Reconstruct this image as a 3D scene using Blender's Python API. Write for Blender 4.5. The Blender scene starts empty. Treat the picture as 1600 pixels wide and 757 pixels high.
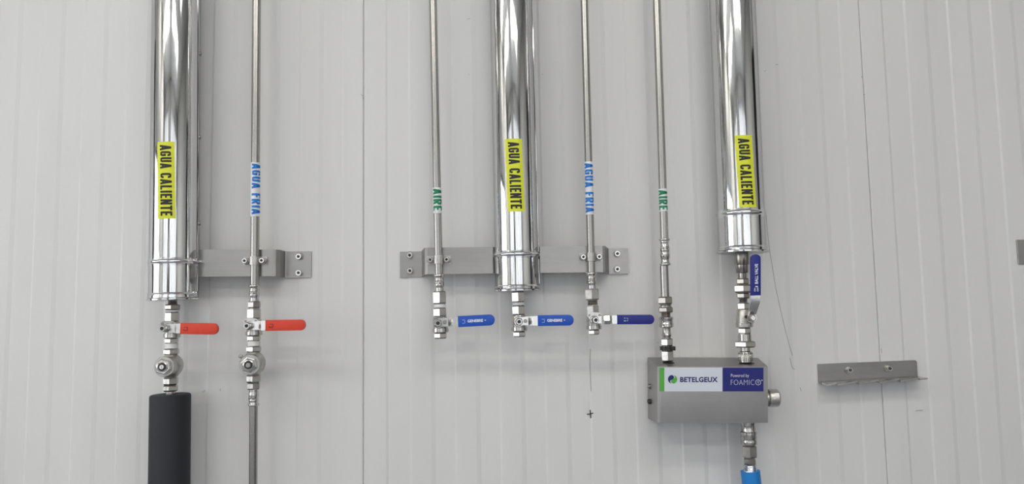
import bpy, bmesh, math
from mathutils import Vector, Matrix
pi = math.pi
sc = bpy.context.scene
C = sc.collection

# ------------------------------------------------------------------ camera
D = 1.44            # camera distance from the wall face (y = 0)
F = 1155.0          # focal length in pixels of the 1600x757 frame
PITCH, ROLL, YAW = math.radians(5.1), math.radians(1.0), 0.0
cd = bpy.data.cameras.new('camera')
cam = bpy.data.objects.new('camera', cd); C.objects.link(cam)
cd.sensor_fit = 'HORIZONTAL'; cd.sensor_width = 36.0; cd.lens = 36.0 * F / 1600.0
cd.clip_start = 0.02; cd.clip_end = 60
RM = Matrix.Rotation(YAW, 3, 'Z') @ Matrix.Rotation(pi / 2 + PITCH, 3, 'X') @ Matrix.Rotation(-ROLL, 3, 'Z')
cam.location = (0, -D, 0); cam.rotation_mode = 'XYZ'; cam.rotation_euler = RM.to_euler('XYZ')
sc.camera = cam
CAM = Vector((0, -D, 0))
CR, CU, CF = RM @ Vector((1, 0, 0)), RM @ Vector((0, 1, 0)), RM @ Vector((0, 0, -1))

def P(px, py, d=0.0):
    """wall-parallel plane at distance d (metres) from the wall -> world point seen at that pixel"""
    v = CR * ((px - 800.0) / F) - CU * ((py - 378.5) / F) + CF
    return CAM + v * ((-d + D) / v.y)
def pix(p):
    v = p - CAM; z = v.dot(CF)
    return 800 + F * v.dot(CR) / z, 378.5 - F * v.dot(CU) / z
def mpp(p):
    return (p - CAM).dot(CF) / F

# ------------------------------------------------------------------ world, light, exposure
w = bpy.data.worlds.new('world'); sc.world = w; w.use_nodes = True
w.node_tree.nodes['Background'].inputs[0].default_value = (0.75, 0.82, 0.9, 1)
w.node_tree.nodes['Background'].inputs[1].default_value = 0.5
sc.view_settings.view_transform = 'Standard'; sc.view_settings.look = 'None'
sc.view_settings.gamma = 1.0; sc.view_settings.use_curve_mapping = False
sc.view_settings.exposure = -0.08
WINDOW_E = 4.2
LAMP_E = 9.4
FRONT_GLOW_E = 0.95  # glow of the panes added behind the camera

# ------------------------------------------------------------------ materials
def srgb(r, g, b):
    f = lambda c: (c / 255 / 12.92) if c / 255 <= 0.04045 else ((c / 255 + 0.055) / 1.055) ** 2.4
    return (f(r), f(g), f(b), 1)
def mat(name, col, metal=0.0, rough=0.5, noise=0.0, nscale=20.0, stretch=(1, 1, 1), bump=0.0, bscale=30.0,
        bstretch=(1, 1, 1), rnoise=0.0, emit=0.0, spec=0.5, coat=0.0):
    m = bpy.data.materials.new(name); m.use_nodes = True
    nt = m.node_tree; b = nt.nodes['Principled BSDF']
    b.inputs['Base Color'].default_value = col
    b.inputs['Metallic'].default_value = metal
    b.inputs['Roughness'].default_value = rough
    b.inputs['Specular IOR Level'].default_value = spec
    b.inputs['Coat Weight'].default_value = coat
    if emit:
        b.inputs['Emission Color'].default_value = col; b.inputs['Emission Strength'].default_value = emit
    tc = nt.nodes.new('ShaderNodeTexCoord')
    if noise or rnoise:
        mp = nt.nodes.new('ShaderNodeMapping'); mp.inputs['Scale'].default_value = stretch
        nt.links.new(tc.outputs['Object'], mp.inputs[0])
        n = nt.nodes.new('ShaderNodeTexNoise'); n.inputs['Scale'].default_value = nscale
        n.inputs['Detail'].default_value = 6
        nt.links.new(mp.outputs[0], n.inputs['Vector'])
        if noise:
            r = nt.nodes.new('ShaderNodeMapRange'); r.inputs['From Min'].default_value = 0.3; r.inputs['From Max'].default_value = 0.7
            r.inputs['To Min'].default_value = 1 - noise; r.inputs['To Max'].default_value = 1.0
            nt.links.new(n.outputs['Fac'], r.inputs['Value'])
            mx = nt.nodes.new('ShaderNodeMix'); mx.data_type = 'RGBA'; mx.blend_type = 'MULTIPLY'
            mx.inputs['Factor'].default_value = 1.0
            mx.inputs['A'].default_value = col
            nt.links.new(r.outputs[0], mx.inputs['B'])
            nt.links.new(mx.outputs['Result'], b.inputs['Base Color'])
        if rnoise:
            r2 = nt.nodes.new('ShaderNodeMapRange'); r2.inputs['From Min'].default_value = 0.3; r2.inputs['From Max'].default_value = 0.7
            r2.inputs['To Min'].default_value = max(rough - rnoise, 0.02); r2.inputs['To Max'].default_value = rough + rnoise
            nt.links.new(n.outputs['Fac'], r2.inputs['Value']); nt.links.new(r2.outputs[0], b.inputs['Roughness'])
    if bump:
        mp = nt.nodes.new('ShaderNodeMapping'); mp.inputs['Scale'].default_value = bstretch
        nt.links.new(tc.outputs['Object'], mp.inputs[0])
        n = nt.nodes.new('ShaderNodeTexNoise'); n.inputs['Scale'].default_value = bscale; n.inputs['Detail'].default_value = 4
        nt.links.new(mp.outputs[0], n.inputs['Vector'])
        bp = nt.nodes.new('ShaderNodeBump'); bp.inputs['Strength'].default_value = bump; bp.inputs['Distance'].default_value = 0.002
        nt.links.new(n.outputs['Fac'], bp.inputs['Height']); nt.links.new(bp.outputs[0], b.inputs['Normal'])
    return m
M = dict(
    wall=mat('painted_panel', (0.70, 0.695, 0.685, 1), rough=0.42, noise=0.05, nscale=3, stretch=(3, 1, 0.6), bump=0.05, bscale=6, bstretch=(3, 1, .5), spec=0.35),
    joint=mat('joint_sealant', (0.55, 0.55, 0.53, 1), rough=0.7),
    room=mat('room_paint', (0.84, 0.83, 0.80, 1), rough=0.6, noise=0.04),
    floor=mat('resin_floor', (0.46, 0.48, 0.54, 1), rough=0.35, noise=0.2, nscale=4),
    ceil=mat('ceiling_paint', (0.85, 0.85, 0.83, 1), rough=0.6),
    dark=mat('dark_reflected_paint', (0.03, 0.035, 0.04, 1), rough=0.4),
    chrome=mat('polished_cladding', (0.72, 0.72, 0.72, 1), metal=1, rough=0.07, bump=0.22, bscale=9, bstretch=(8, 8, 0.16), rnoise=0.03, nscale=15, stretch=(5, 5, .6)),
    rim=mat('polished_rim', (0.84, 0.84, 0.85, 1), metal=1, rough=0.12, bump=0.2, bscale=60),
    pipe=mat('drawn_steel_pipe', (0.47, 0.455, 0.43, 1), metal=1, rough=0.27, noise=0.22, nscale=30, stretch=(12, 12, .06), bump=0.08, bscale=40, bstretch=(8, 8, .06)),
    press=mat('pressed_steel', (0.66, 0.64, 0.62, 1), metal=1, rough=0.2, noise=0.15, nscale=120),
    nickel=mat('nickel_fitting', (0.62, 0.60, 0.57, 1), metal=1, rough=0.2, noise=0.2, nscale=90, rnoise=0.08),
    darknickel=mat('worn_dark_fitting', (0.40, 0.37, 0.34, 1), metal=1, rough=0.28, noise=0.25, nscale=90),
    cast=mat('cast_steel', (0.60, 0.58, 0.55, 1), metal=1, rough=0.36, noise=0.2, nscale=70, bump=0.4, bscale=260),
    brush=mat('brushed_sheet_steel', (0.40, 0.387, 0.375, 1), metal=1, rough=0.33, noise=0.22, nscale=9, stretch=(.5, 1, 2.4), bump=0.08, bscale=140, bstretch=(.05, 1, 3), rnoise=0.06),
    boxst=mat('enclosure_steel', (0.42, 0.405, 0.40, 1), metal=1, rough=0.42, noise=0.10, nscale=12, bump=0.05, bscale=140, bstretch=(.05, 1, 3), rnoise=0.04),
    bolt=mat('bolt_steel', (0.68, 0.67, 0.65, 1), metal=1, rough=0.2),
    hole=mat('dark_recess', (0.03, 0.03, 0.03, 1), rough=0.6),
    tape=mat('white_thread_tape', (0.82, 0.82, 0.80, 1), rough=0.55),
    red=mat('orange_red_grip', srgb(214, 62, 36), rough=0.42, noise=.06, nscale=40),
    redprint=mat('dark_red_print', srgb(120, 24, 18), rough=0.5),
    blue=mat('bright_blue_grip', srgb(16, 78, 182), rough=0.35),
    navy=mat('navy_blue_grip', srgb(16, 30, 124), rough=0.4),
    white=mat('white_print', (0.85, 0.87, 0.9, 1), rough=0.5),
    greyprint=mat('grey_print', (0.35, 0.45, 0.7, 1), rough=0.5),
    lever=mat('zinc_lever', (0.78, 0.77, 0.75, 1), metal=1, rough=0.22),
    foam=mat('black_foam_insulation', (0.022, 0.024, 0.030, 1), rough=0.62, bump=0.15, bscale=120, spec=0.35),
    yellow=mat('yellow_sticker', srgb(222, 226, 50), rough=0.4),
    black=mat('black_print', (0.012, 0.012, 0.012, 1), rough=0.5),
    band=mat('white_sticker', (0.80, 0.81, 0.83, 1), rough=0.35),
    bluep=mat('blue_print', srgb(28, 120, 205), rough=0.45),
    greenp=mat('green_print', srgb(20, 130, 88), rough=0.45),
    slabel=mat('white_nameplate', srgb(212, 217, 226), rough=0.35),
    sgreen=mat('green_nameplate', srgb(84, 168, 62), rough=0.35),
    snavy=mat('navy_nameplate', srgb(16, 24, 112), rough=0.35),
    navyp=mat('navy_print', srgb(22, 28, 100), rough=0.45),
    hose=mat('blue_hose_rubber', srgb(28, 128, 205), rough=0.4),
    tie=mat('black_nylon', (0.012, 0.012, 0.014, 1), rough=0.35),
    lamp=mat('lamp_diffuser', (1.0, 0.97, 0.92, 1), emit=LAMP_E),
    day=mat('daylight_pane', (0.92, 0.96, 1.0, 1), emit=WINDOW_E),
    front_glow=mat('added_glow_pane', (0.92, 0.96, 1.0, 1), emit=FRONT_GLOW_E),
    mark=mat('pencil_grey', (0.28, 0.28, 0.29, 1), rough=0.7),
    pen=mat('black_marker', (0.01, 0.01, 0.01, 1), rough=0.6),
)

for k_ in ('chrome', 'rim'):      # grey edge tint darkens the wall's mirror image along the tube sides
    M[k_].node_tree.nodes['Principled BSDF'].inputs['Specular Tint'].default_value = (.62, .62, .63, 1)
# ------------------------------------------------------------------ helpers
def root(o):
    while o.parent: o = o.parent
    return o
def obj(name, bm, m, parent=None, sharp=35, label=None):
    """link a bmesh given in world coordinates as one mesh object (origin at its thing's base)"""
    if parent is not None:
        off = root(parent).location
        for v in bm.verts: v.co = v.co - off
    for e in bm.edges:
        e.smooth = not (len(e.link_faces) != 2 or e.calc_face_angle(0) > math.radians(sharp))
    for f in bm.faces: f.smooth = True
    me = bpy.data.meshes.new(name); bm.to_mesh(me); bm.free()
    me.materials.append(M[m])
    o = bpy.data.objects.new(name, me); C.objects.link(o)
    if parent is not None: o.parent = parent
    if label: o['label'] = label
    return o
def thing(name, loc, label, cat, group=None):
    o = bpy.data.objects.new(name, None); C.objects.link(o)
    o.empty_display_size = 0.02; o.location = loc
    o['label'] = label; o['category'] = cat
    if group: o['group'] = group
    return o
def BM(): return bmesh.new()
def frame_of(axis, ref=None):
    a = axis.normalized()
    r = Vector(ref) if ref is not None else Vector((0, -1, 0))
    if abs(a.dot(r)) > .98: r = Vector((0, 0, 1))
    y = (r - a * r.dot(a)).normalized()      # towards the viewer
    x = y.cross(a) if False else a.cross(y)
    return a, x.normalized(), y
def lathe(bm, o, axis, prof, n=32, rot=0.0, ref=None, cap=True):
    """prof: list of (t, r) along axis, closed with end caps"""
    a, x, y = frame_of(axis, ref)
    rings = []
    for t, r in prof:
        rings.append([bm.verts.new(o + a * t + (x * math.cos(2 * pi * k / n + rot) + y * math.sin(2 * pi * k / n + rot)) * r) for k in range(n)])
    for i in range(len(rings) - 1):
        for k in range(n):
            bm.faces.new((rings[i][k], rings[i][(k + 1) % n], rings[i + 1][(k + 1) % n], rings[i + 1][k]))
    if cap:
        bm.faces.new(list(reversed(rings[0]))); bm.faces.new(rings[-1])
    return bm
def fix(bm):
    bmesh.ops.recalc_face_normals(bm, faces=bm.faces); return bm
def cyl(p0, p1, r, n=32, ch=0.0, bm=None, rot=0.0, ref=None):
    bm = bm or BM(); ax = p1 - p0; L = ax.length
    prof = [(0, r), (L, r)] if not ch else [(0, r - ch), (ch, r), (L - ch, r), (L, r - ch)]
    return fix(lathe(bm, p0, ax, prof, n, rot, ref))
def hexn(p0, p1, width, rot=0.0, bm=None):
    """hexagonal nut with chamfered corners; width is the visible width across corners"""
    bm = bm or BM(); ax = p1 - p0; L = ax.length; r = width / 2; c = min(0.09 * width, L * .2)
    n = 6
    # inner bevel: first round ring then hex
    prof = [(0, r * 0.88), (c, r), (L - c, r), (L, r * 0.88)]
    return fix(lathe(bm, p0, ax, prof, n, rot))
def box(bm, c, s, rot=None):
    c = Vector(c); vs = []
    for dx in (-.5, .5):
        for dy in (-.5, .5):
            for dz in (-.5, .5):
                v = Vector((dx * s[0], dy * s[1], dz * s[2]))
                if rot: v = rot @ v
                vs.append(bm.verts.new(c + v))
    for q in ((0, 1, 3, 2), (4, 6, 7, 5), (0, 4, 5, 1), (2, 3, 7, 6), (0, 2, 6, 4), (1, 5, 7, 3)):
        bm.faces.new([vs[i] for i in q])
    return bm
def bevel(bm, w, seg=2, edges=None):
    bmesh.ops.bevel(bm, geom=list(edges or bm.edges), offset=w, segments=seg, profile=0.6, affect='EDGES', clamp_overlap=True)
    return fix(bm)
def prism(pts, ext, bm=None):
    """closed polygon pts (3-D) extruded by vector ext"""
    bm = bm or BM()
    a = [bm.verts.new(p) for p in pts]; b = [bm.verts.new(p + ext) for p in pts]
    bm.faces.new(a); bm.faces.new(list(reversed(b))); n = len(a)
    for i in range(n): bm.faces.new((a[i], b[i], b[(i + 1) % n], a[(i + 1) % n]))
    return fix(bm)
def tube(pts, r, n=12, bm=None):
    bm = bm or BM(); rings = []
    for i, p in enumerate(pts):
        t = (pts[min(i + 1, len(pts) - 1)] - pts[max(i - 1, 0)]).normalized()
        ref = Vector((0, -1, 0)) if abs(t.y) < .9 else Vector((0, 0, 1))
        y = (ref - t * ref.dot(t)).normalized(); x = t.cross(y)
        rings.append([bm.verts.new(p + (x * math.cos(2 * pi * k / n) + y * math.sin(2 * pi * k / n)) * r) for k in range(n)])
    for i in range(len(rings) - 1):
        for k in range(n): bm.faces.new((rings[i][k], rings[i][(k + 1) % n], rings[i + 1][(k + 1) % n], rings[i + 1][k]))
    bm.faces.new(list(reversed(rings[0]))); bm.faces.new(rings[-1])
    return fix(bm)

class Col:
    """a vertical run of pipework: its axis passes two pixels at distance d from the wall"""
    def __init__(s, x0, y0, x1, y1, d): s.a = (x0, y0, x1, y1); s.d = d
    def x(s, y): x0, y0, x1, y1 = s.a; return x0 + (x1 - x0) * (y - y0) / (y1 - y0)
    def p(s, y): return P(s.x(y), y, s.d)
    def r(s, y, wpx): return wpx / 2 * mpp(s.p(y)) * .985
    def hex(s, parent, y0, y1, wpx, m='nickel', name='hex_nut', rot=0.12):
        q = s.p(y0)     # highlight put into the shape: one flat turned to mirror the left window
        v = (CAM - q).normalized(); wv = (Vector((RX0, -1.45, 0)) - q).normalized(); hv = v + wv
        ang = math.atan2(-hv.y, hv.x) - math.radians(30) + (rot - .3) * .3
        return obj(name, hexn(s.p(y1), q, 2 * s.r(y0, wpx), ang), m, parent, 25)
    def rnd(s, parent, name, prof, m='nickel', n=32):
        """prof: list of (y_px, width_px) from low to high y"""
        o = s.p(prof[0][0]); e = s.p(prof[-1][0]); L = (e - o).length
        pr = []
        for y, wd in prof: pr.append(((s.p(y) - o).length, s.r(y, wd)))
        return obj(name, fix(lathe(BM(), o, e - o, pr, n)), m, parent, 40)
    def thread(s, parent, y0, y1, wpx, m='nickel', name='threaded_neck', pitch=1.6):
        prof = []; y = y0; k = 0
        while y < y1:
            prof.append((y, wpx - (1.4 if k % 2 else 0))); y += pitch / 2; k += 1
        prof.append((y1, wpx))
        return s.rnd(parent, name, prof, m, 24)

# ------------------------------------------------------------------ the room
FZ, CZ = -1.35, 1.85
RX0, RX1, RY0 = -3.0, 2.9, -4.8
xj0, xj1 = P(568, 560).x, P(1375, 560).x
PW = xj1 - xj0
T = 0.05
def struct(o):
    o['kind'] = 'structure'; return o
# wall in view: a backing core and micro-ribbed sandwich panels, each sheet an object
wall = struct(obj('wall_back', box(BM(), ((RX0 + RX1) / 2, 0.055, (FZ + CZ) / 2), (RX1 - RX0, 0.08, CZ - FZ)), 'joint'))
H = 0.0014          # rib relief
def panel(x0, x1, full0):
    """full0: x of this panel's own left joint (rib pattern origin)"""
    pts = [(0.0002, 0.0012), (0.0007, -H * .3), (0.0020, -H)]
    w0 = PW / 1.006
    def add(x, y): pts.append((x, y))
    xw = PW * (73.7 / 807); per = PW * (70.0 / 807); b = 0.0021
    add(xw * .5, -H); pts[-1] = (xw * .5 - b, -H); add(xw * .5, -H * .5); add(xw * .5 + b, 0)
    for k in range(11):
        a = xw + per * k
        add(a - b, 0); add(a, -H * .5); add(a + b, -H)
        if k < 10:
            c = a + per * .5
            add(c - b * 1.9, -H); add(c, -H * .5); add(c + b * 1.9, 0)
    add(PW - 0.0020, -H); add(PW - 0.0007, -H * .3); add(PW - 0.0002, 0.0012)
    q = [(full0 + x, y) for x, y in pts if x0 - 1e-6 <= full0 + x <= x1 + 1e-6]
    bm = BM(); lo = []; hi = []
    for x, y in q:
        lo.append(bm.verts.new((x, y, FZ))); hi.append(bm.verts.new((x, y, CZ)))
    for i in range(len(q) - 1): bm.faces.new((lo[i], lo[i + 1], hi[i + 1], hi[i]))
    # back of the sheet
    bl = [bm.verts.new((q[0][0], 0.0149, FZ)), bm.verts.new((q[-1][0], 0.0149, FZ))]
    bh = [bm.verts.new((q[0][0], 0.0149, CZ)), bm.verts.new((q[-1][0], 0.0149, CZ))]
    bm.faces.new((bl[1], bl[0], bh[0], bh[1]))
    bm.faces.new((bl[0], lo[0], hi[0], bh[0])); bm.faces.new((lo[-1], bl[1], bh[1], hi[-1]))
    o = obj('wall_panel', bm, 'wall', wall, 3)
    for f_ in o.data.polygons: f_.use_smooth = False
    return o
panels = []
for k in range(-3, 3):
    a = xj0 + PW * k
    p_ = panel(max(a, RX0 + .001), min(a + PW, RX1 - .001), a)
    panels.append((a, a + PW, p_))

struct(obj('floor', box(BM(), ((RX0 + RX1) / 2, RY0 / 2, FZ - .05), (RX1 - RX0 + .2, -RY0 + .3, .1)), 'floor'))
struct(obj('ceiling', box(BM(), ((RX0 + RX1) / 2, RY0 / 2, CZ + .05), (RX1 - RX0 + .2, -RY0 + .3, .1)), 'ceil'))
def wall_with_hole(name, u0, u1, holes, mk):
    """wall of slabs leaving rectangular holes; mk(u0,u1,z0,z1,bm) adds a slab"""
    bm = BM(); us = sorted([u0, u1] + [h[0] for h in holes] + [h[1] for h in holes])
    for a, b in zip(us[:-1], us[1:]):
        if b - a < 1e-6: continue
        hs = [h for h in holes if h[0] <= a + 1e-6 and h[1] >= b - 1e-6]
        if not hs: mk(a, b, FZ, CZ, bm)
        else:
            h = hs[0]
            if h[2] > FZ + .01: mk(a, b, FZ, h[2], bm)
            mk(a, b, h[3], CZ, bm)
    return struct(obj(name, bm, 'room'))
def mkx(x):
    return lambda a, b, z0, z1, bm: box(bm, (x, (a + b) / 2, (z0 + z1) / 2), (.1, b - a, z1 - z0))
def mky(y):
    return lambda a, b, z0, z1, bm: box(bm, ((a + b) / 2, y, (z0 + z1) / 2), (b - a, .1, z1 - z0))
LW = [(-2.3, -0.6, -0.35, 0.8), (-0.45, -0.06, FZ, 1.3)]
wall_with_hole('wall_left', RY0, 0.015, LW, mkx(RX0 - .05))
RH = [(-0.75, -0.06, FZ, 1.3)]
wall_with_hole('wall_right', RY0, 0.015, RH, mkx(RX1 + .05))
FH = [(-2.85, -0.95, -0.9, 1.65), (-0.75, -0.45, FZ, 1.3), (-0.25, 2.6, -0.9, 1.65)]
wall_with_hole('wall_front', RX0, RX1, FH, mky(RY0 - .05))
def window(name, ax, c, u0, u1, z0, z1, emit, bars=2):
    e = bpy.data.objects.new(name, None); C.objects.link(e); e['kind'] = 'structure'
    e.location = (c, u0, z0) if ax == 'x' else (u0, c, z0)
    def slab(a, b, y0, y1, t, nm, m):
        s = ((t, b - a, y1 - y0) if ax == 'x' else (b - a, t, y1 - y0))
        q = ((c, (a + b) / 2, (y0 + y1) / 2) if ax == 'x' else ((a + b) / 2, c, (y0 + y1) / 2))
        return obj(nm, box(BM(), q, s), m, e)
    f = .05
    slab(u0, u1, z0, z0 + f, .1, 'window_frame', 'dark'); slab(u0, u1, z1 - f, z1, .1, 'window_frame', 'dark')
    slab(u0, u0 + f, z0 + f, z1 - f, .1, 'window_frame', 'dark'); slab(u1 - f, u1, z0 + f, z1 - f, .1, 'window_frame', 'dark')
    n = bars + 1; W = (u1 - u0 - 2 * f)
    for i in range(n):
        a = u0 + f + W * i / n; b = u0 + f + W * (i + 1) / n
        if i: slab(a - .02, a + .02, z0 + f, z1 - f, .08, 'window_bar', 'dark')
        slab(a + (.02 if i else 0), b - (.02 if i < bars else 0), z0 + f, z1 - f, .02, 'window_pane', emit)
window('window_1', 'x', RX0 - .05, *LW[0], 'day', 2)
window('added_window_2', 'y', RY0 - .05, *FH[0], 'front_glow', 2)  # added glowing panes behind the camera, to brighten reflections in the cladding
window('added_window_3', 'y', RY0 - .05, *FH[2], 'front_glow', 3)  # also added for its glow; the dark bars mirror as thin lines
def added_slab(name, ax, c, u0, u1, z1):  # unseen dark slab, added to mirror as dark lines in the cladding
    e = bpy.data.objects.new(name, None); C.objects.link(e); e['kind'] = 'structure'
    e.location = (c, u0, FZ) if ax == 'x' else (u0, c, FZ)
    q = (c, (u0 + u1) / 2, (FZ + z1) / 2) if ax == 'x' else ((u0 + u1) / 2, c, (FZ + z1) / 2)
    s = (.06, u1 - u0, z1 - FZ) if ax == 'x' else (u1 - u0, .06, z1 - FZ)
    obj('dark_slab', box(BM(), q, s), 'dark', e)
added_slab('added_slab_1', 'x', RX1 + .05, RH[0][0], RH[0][1], 1.3)
added_slab('added_slab_3', 'x', RX0 - .05, LW[1][0], LW[1][1], 1.3)
added_slab('added_slab_2', 'y', RY0 - .05, FH[1][0], FH[1][1], 1.3)

# ceiling luminaires
for i, (lx, ly) in enumerate([(-1.9, -1.9), (0.7, -1.9), (-1.9, -3.2), (0.7, -3.2)]):
    lab = ['left ceiling strip lamp near the pipe wall', 'right ceiling strip lamp near the pipe wall',
           'left ceiling strip lamp far behind the camera', 'right ceiling strip lamp far behind the camera'][i]
    t = thing('ceiling_lamp', (lx, ly, CZ), lab, 'ceiling lamp', 'ceiling strip lamps')
    obj('lamp_housing', box(BM(), (lx, ly, CZ - .025), (1.9, .42, .05)), 'ceil', t)
    obj('lamp_diffuser', box(BM(), (lx, ly, CZ - .060), (1.82, .36, .02)), 'lamp', t)

# marks on the wall panels: pencil, marker and scratches
def owner(x):
    for a, b, o in panels:
        if a <= x < b: return o
def stroke(pts, wid, m, name):
    w3 = [P(x, y, H + .0002) for x, y in pts]
    bm = BM()
    for a, b in zip(w3[:-1], w3[1:]):
        d = (b - a).normalized(); n = Vector((-d.z, 0, d.x)) * wid / 2
        prism([a + n, b + n, b - n, a - n], Vector((0, -.0003, 0)), bm)
    return obj(name, bm, m, owner(w3[0].x))
stroke([(917, 648), (922.5, 647.5), (927, 646)], .0018, 'pen', 'marker_cross')
stroke([(922, 641), (922.5, 647), (923, 654)], .0018, 'pen', 'marker_cross')
stroke([(922.2, 546), (921.6, 570), (922.4, 590), (923.4, 612)], .0009, 'mark', 'pencil_line')
sl = [(1197, 335), (1199, 362), (1203, 395), (1208, 425), (1212, 450), (1218, 478), (1225, 508), (1232, 535), (1238, 556)]
stroke(sl, .0008, 'mark', 'scratch_line')
for pts in ([(564, 147), (566, 150), (568, 149)], [(567, 152), (568, 155)], [(1194, 112), (1197, 110)], [(1212, 101), (1216, 101)],
            [(1346, 119), (1347, 122)], [(1349, 148), (1352, 148)], [(732, 116), (733, 117)], [(847, 115), (848, 117)],
            [(730, 30), (735, 29)], [(1377, 545), (1377.5, 552)], [(1250, 606), (1252, 612)], [(1431, 642), (1442, 641.6)],
            [(1234, 560), (1238, 575), (1242, 578)], [(316, 614), (321, 610)], [(344, 608), (344.4, 612)], [(1028, 535), (1029, 536)]):
    stroke(pts, .0008, 'mark', 'scuff_mark')

# ------------------------------------------------------------------ lettering
# condensed bold capitals drawn as strokes in a box 1 high
LW_ = {'A': .42, 'G': .40, 'U': .40, 'C': .40, 'L': .34, 'I': .17, 'E': .35, 'N': .42, 'T': .38, 'F': .34, 'R': .41, ' ': .20}
def letter(ch, t):
    w = LW_[ch]; a = t / 2; r = .13; x1 = w - a; y1 = 1 - a
    arcU = [(a, 1), (a, a + r), (a + r * .35, a + r * .35), (a + r, a), (x1 - r, a), (x1 - r * .35, a + r * .35), (x1, a + r), (x1, 1)]
    arcC = [(x1, .68), (x1, y1 - r), (x1 - r * .35, y1 - r * .35), (x1 - r, y1), (a + r, y1), (a + r * .35, y1 - r * .35), (a, y1 - r), (a, a + r),
            (a + r * .35, a + r * .35), (a + r, a), (x1 - r, a), (x1 - r * .35, a + r * .35), (x1, a + r), (x1, .32)]
    return {'A': [[(a * .8, 0), (w / 2, 1)], [(w - a * .8, 0), (w / 2, 1)], [(w * .22, .27), (w * .78, .27)]],
            'U': [arcU], 'C': [arcC], 'G': [arcC[:-1] + [(x1, .46 + a)], [(w * .5, .46), (w, .46)]],
            'L': [[(a, 1), (a, 0)], [(a, a), (w, a)]], 'I': [[(w / 2, 0), (w / 2, 1)]],
            'E': [[(a, 1), (a, 0)], [(a, a), (w, a)], [(a, .5), (w * .9, .5)], [(a, y1), (w, y1)]],
            'F': [[(a, 1), (a, 0)], [(a, .5), (w * .9, .5)], [(a, y1), (w, y1)]],
            'N': [[(a, 0), (a, 1)], [(x1, 0), (x1, 1)], [(a, 1), (x1, 0)]],
            'T': [[(w / 2, 0), (w / 2, 1)], [(0, y1), (w, y1)]],
            'R': [[(a, 0), (a, 1)], [(a, y1), (x1 - r * .6, y1), (x1, y1 - r * .6), (x1, .5 + r * .6), (x1 - r * .6, .5), (a, .5)], [(w * .5, .5), (x1, 0)]],
            ' ': []}[ch]
def text_strokes(txt, t=.155, gap=.085):
    """flat bmesh in the xy plane, height 1, starting at x=0; returns bm, width"""
    bm = BM(); x = 0
    for ch in txt:
        for pl in letter(ch, t):
            n = len(pl); off = []
            for i in range(n):
                p = Vector(pl[i]); d0 = (p - Vector(pl[i - 1])).normalized() if i else None
                d1 = (Vector(pl[i + 1]) - p).normalized() if i < n - 1 else None
                d0 = d0 or d1; d1 = d1 or d0
                m_ = (Vector((-d0.y, d0.x)) + Vector((-d1.y, d1.x))); m_.normalize()
                k = max(m_.dot(Vector((-d0.y, d0.x))), .5)
                off.append((p, m_ * (t / 2 / k)))
            L = [bm.verts.new((p.x + x + o.x, min(max(p.y + o.y, 0), 1), 0)) for p, o in off]
            R = [bm.verts.new((p.x + x - o.x, min(max(p.y - o.y, 0), 1), 0)) for p, o in off]
            for i in range(n - 1):
                try: bm.faces.new((L[i], R[i], R[i + 1], L[i + 1]))
                except ValueError: pass
        x += LW_[ch] + gap
    return bm, x - gap
def font_text(txt, off=0.0, space=1.0):
    cu = bpy.data.curves.new('lettering', 'FONT'); cu.body = txt; cu.offset = off; cu.space_character = space
    cu.resolution_u = 3
    o = bpy.data.objects.new('lettering', cu); C.objects.link(o)
    dg = bpy.context.evaluated_depsgraph_get(); dg.update()
    me = bpy.data.meshes.new_from_object(o.evaluated_get(dg))
    bm = BM(); bm.from_mesh(me); bpy.data.objects.remove(o); bpy.data.meshes.remove(me); bpy.data.curves.remove(cu)
    xs = [v.co.x for v in bm.verts]; ys = [v.co.y for v in bm.verts]
    x0, x1, y0, y1 = min(xs), max(xs), min(ys), max(ys)
    for v in bm.verts: v.co = Vector(((v.co.x - x0) / (x1 - x0), (v.co.y - y0) / (y1 - y0), 0))
    return bm            # normalised to the unit square
def place_text(bm, origin, ux, uy, n, name, m, parent):
    """unit-square text -> origin + x*ux + y*uy; given a hair of thickness along n"""
    for v in bm.verts: v.co = origin + ux * v.co.x + uy * v.co.y
    r = bmesh.ops.extrude_face_region(bm, geom=list(bm.faces))
    for v in [g for g in r['geom'] if isinstance(g, bmesh.types.BMVert)]: v.co += n
    return obj(name, fix(bm), m, parent)
def wrap_sheet(col, y0, y1, R, phi0, half, off, name, m, parent, tilt=0.0):
    """sticker on a tube: from pixel row y0 to y1, angles phi0 +- half"""
    A, B = col.p(y0), col.p(y1); a, x, y = frame_of(B - A); bm = BM(); n = 14; g = []
    if x.x < 0: x = -x
    for j in range(9):
        row = []
        for i in range(n + 1):
            ph = phi0 + half * (2 * i / n - 1) + tilt * (j / 8 - .5) / R
            row.append(bm.verts.new(A.lerp(B, j / 8) + (x * math.sin(ph) + y * math.cos(ph)) * (R + off)))
        g.append(row)
    for j in range(8):
        for i in range(n): bm.faces.new((g[j][i], g[j][i + 1], g[j + 1][i + 1], g[j + 1][i]))
    return obj(name, fix(bm), m, parent)
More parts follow.
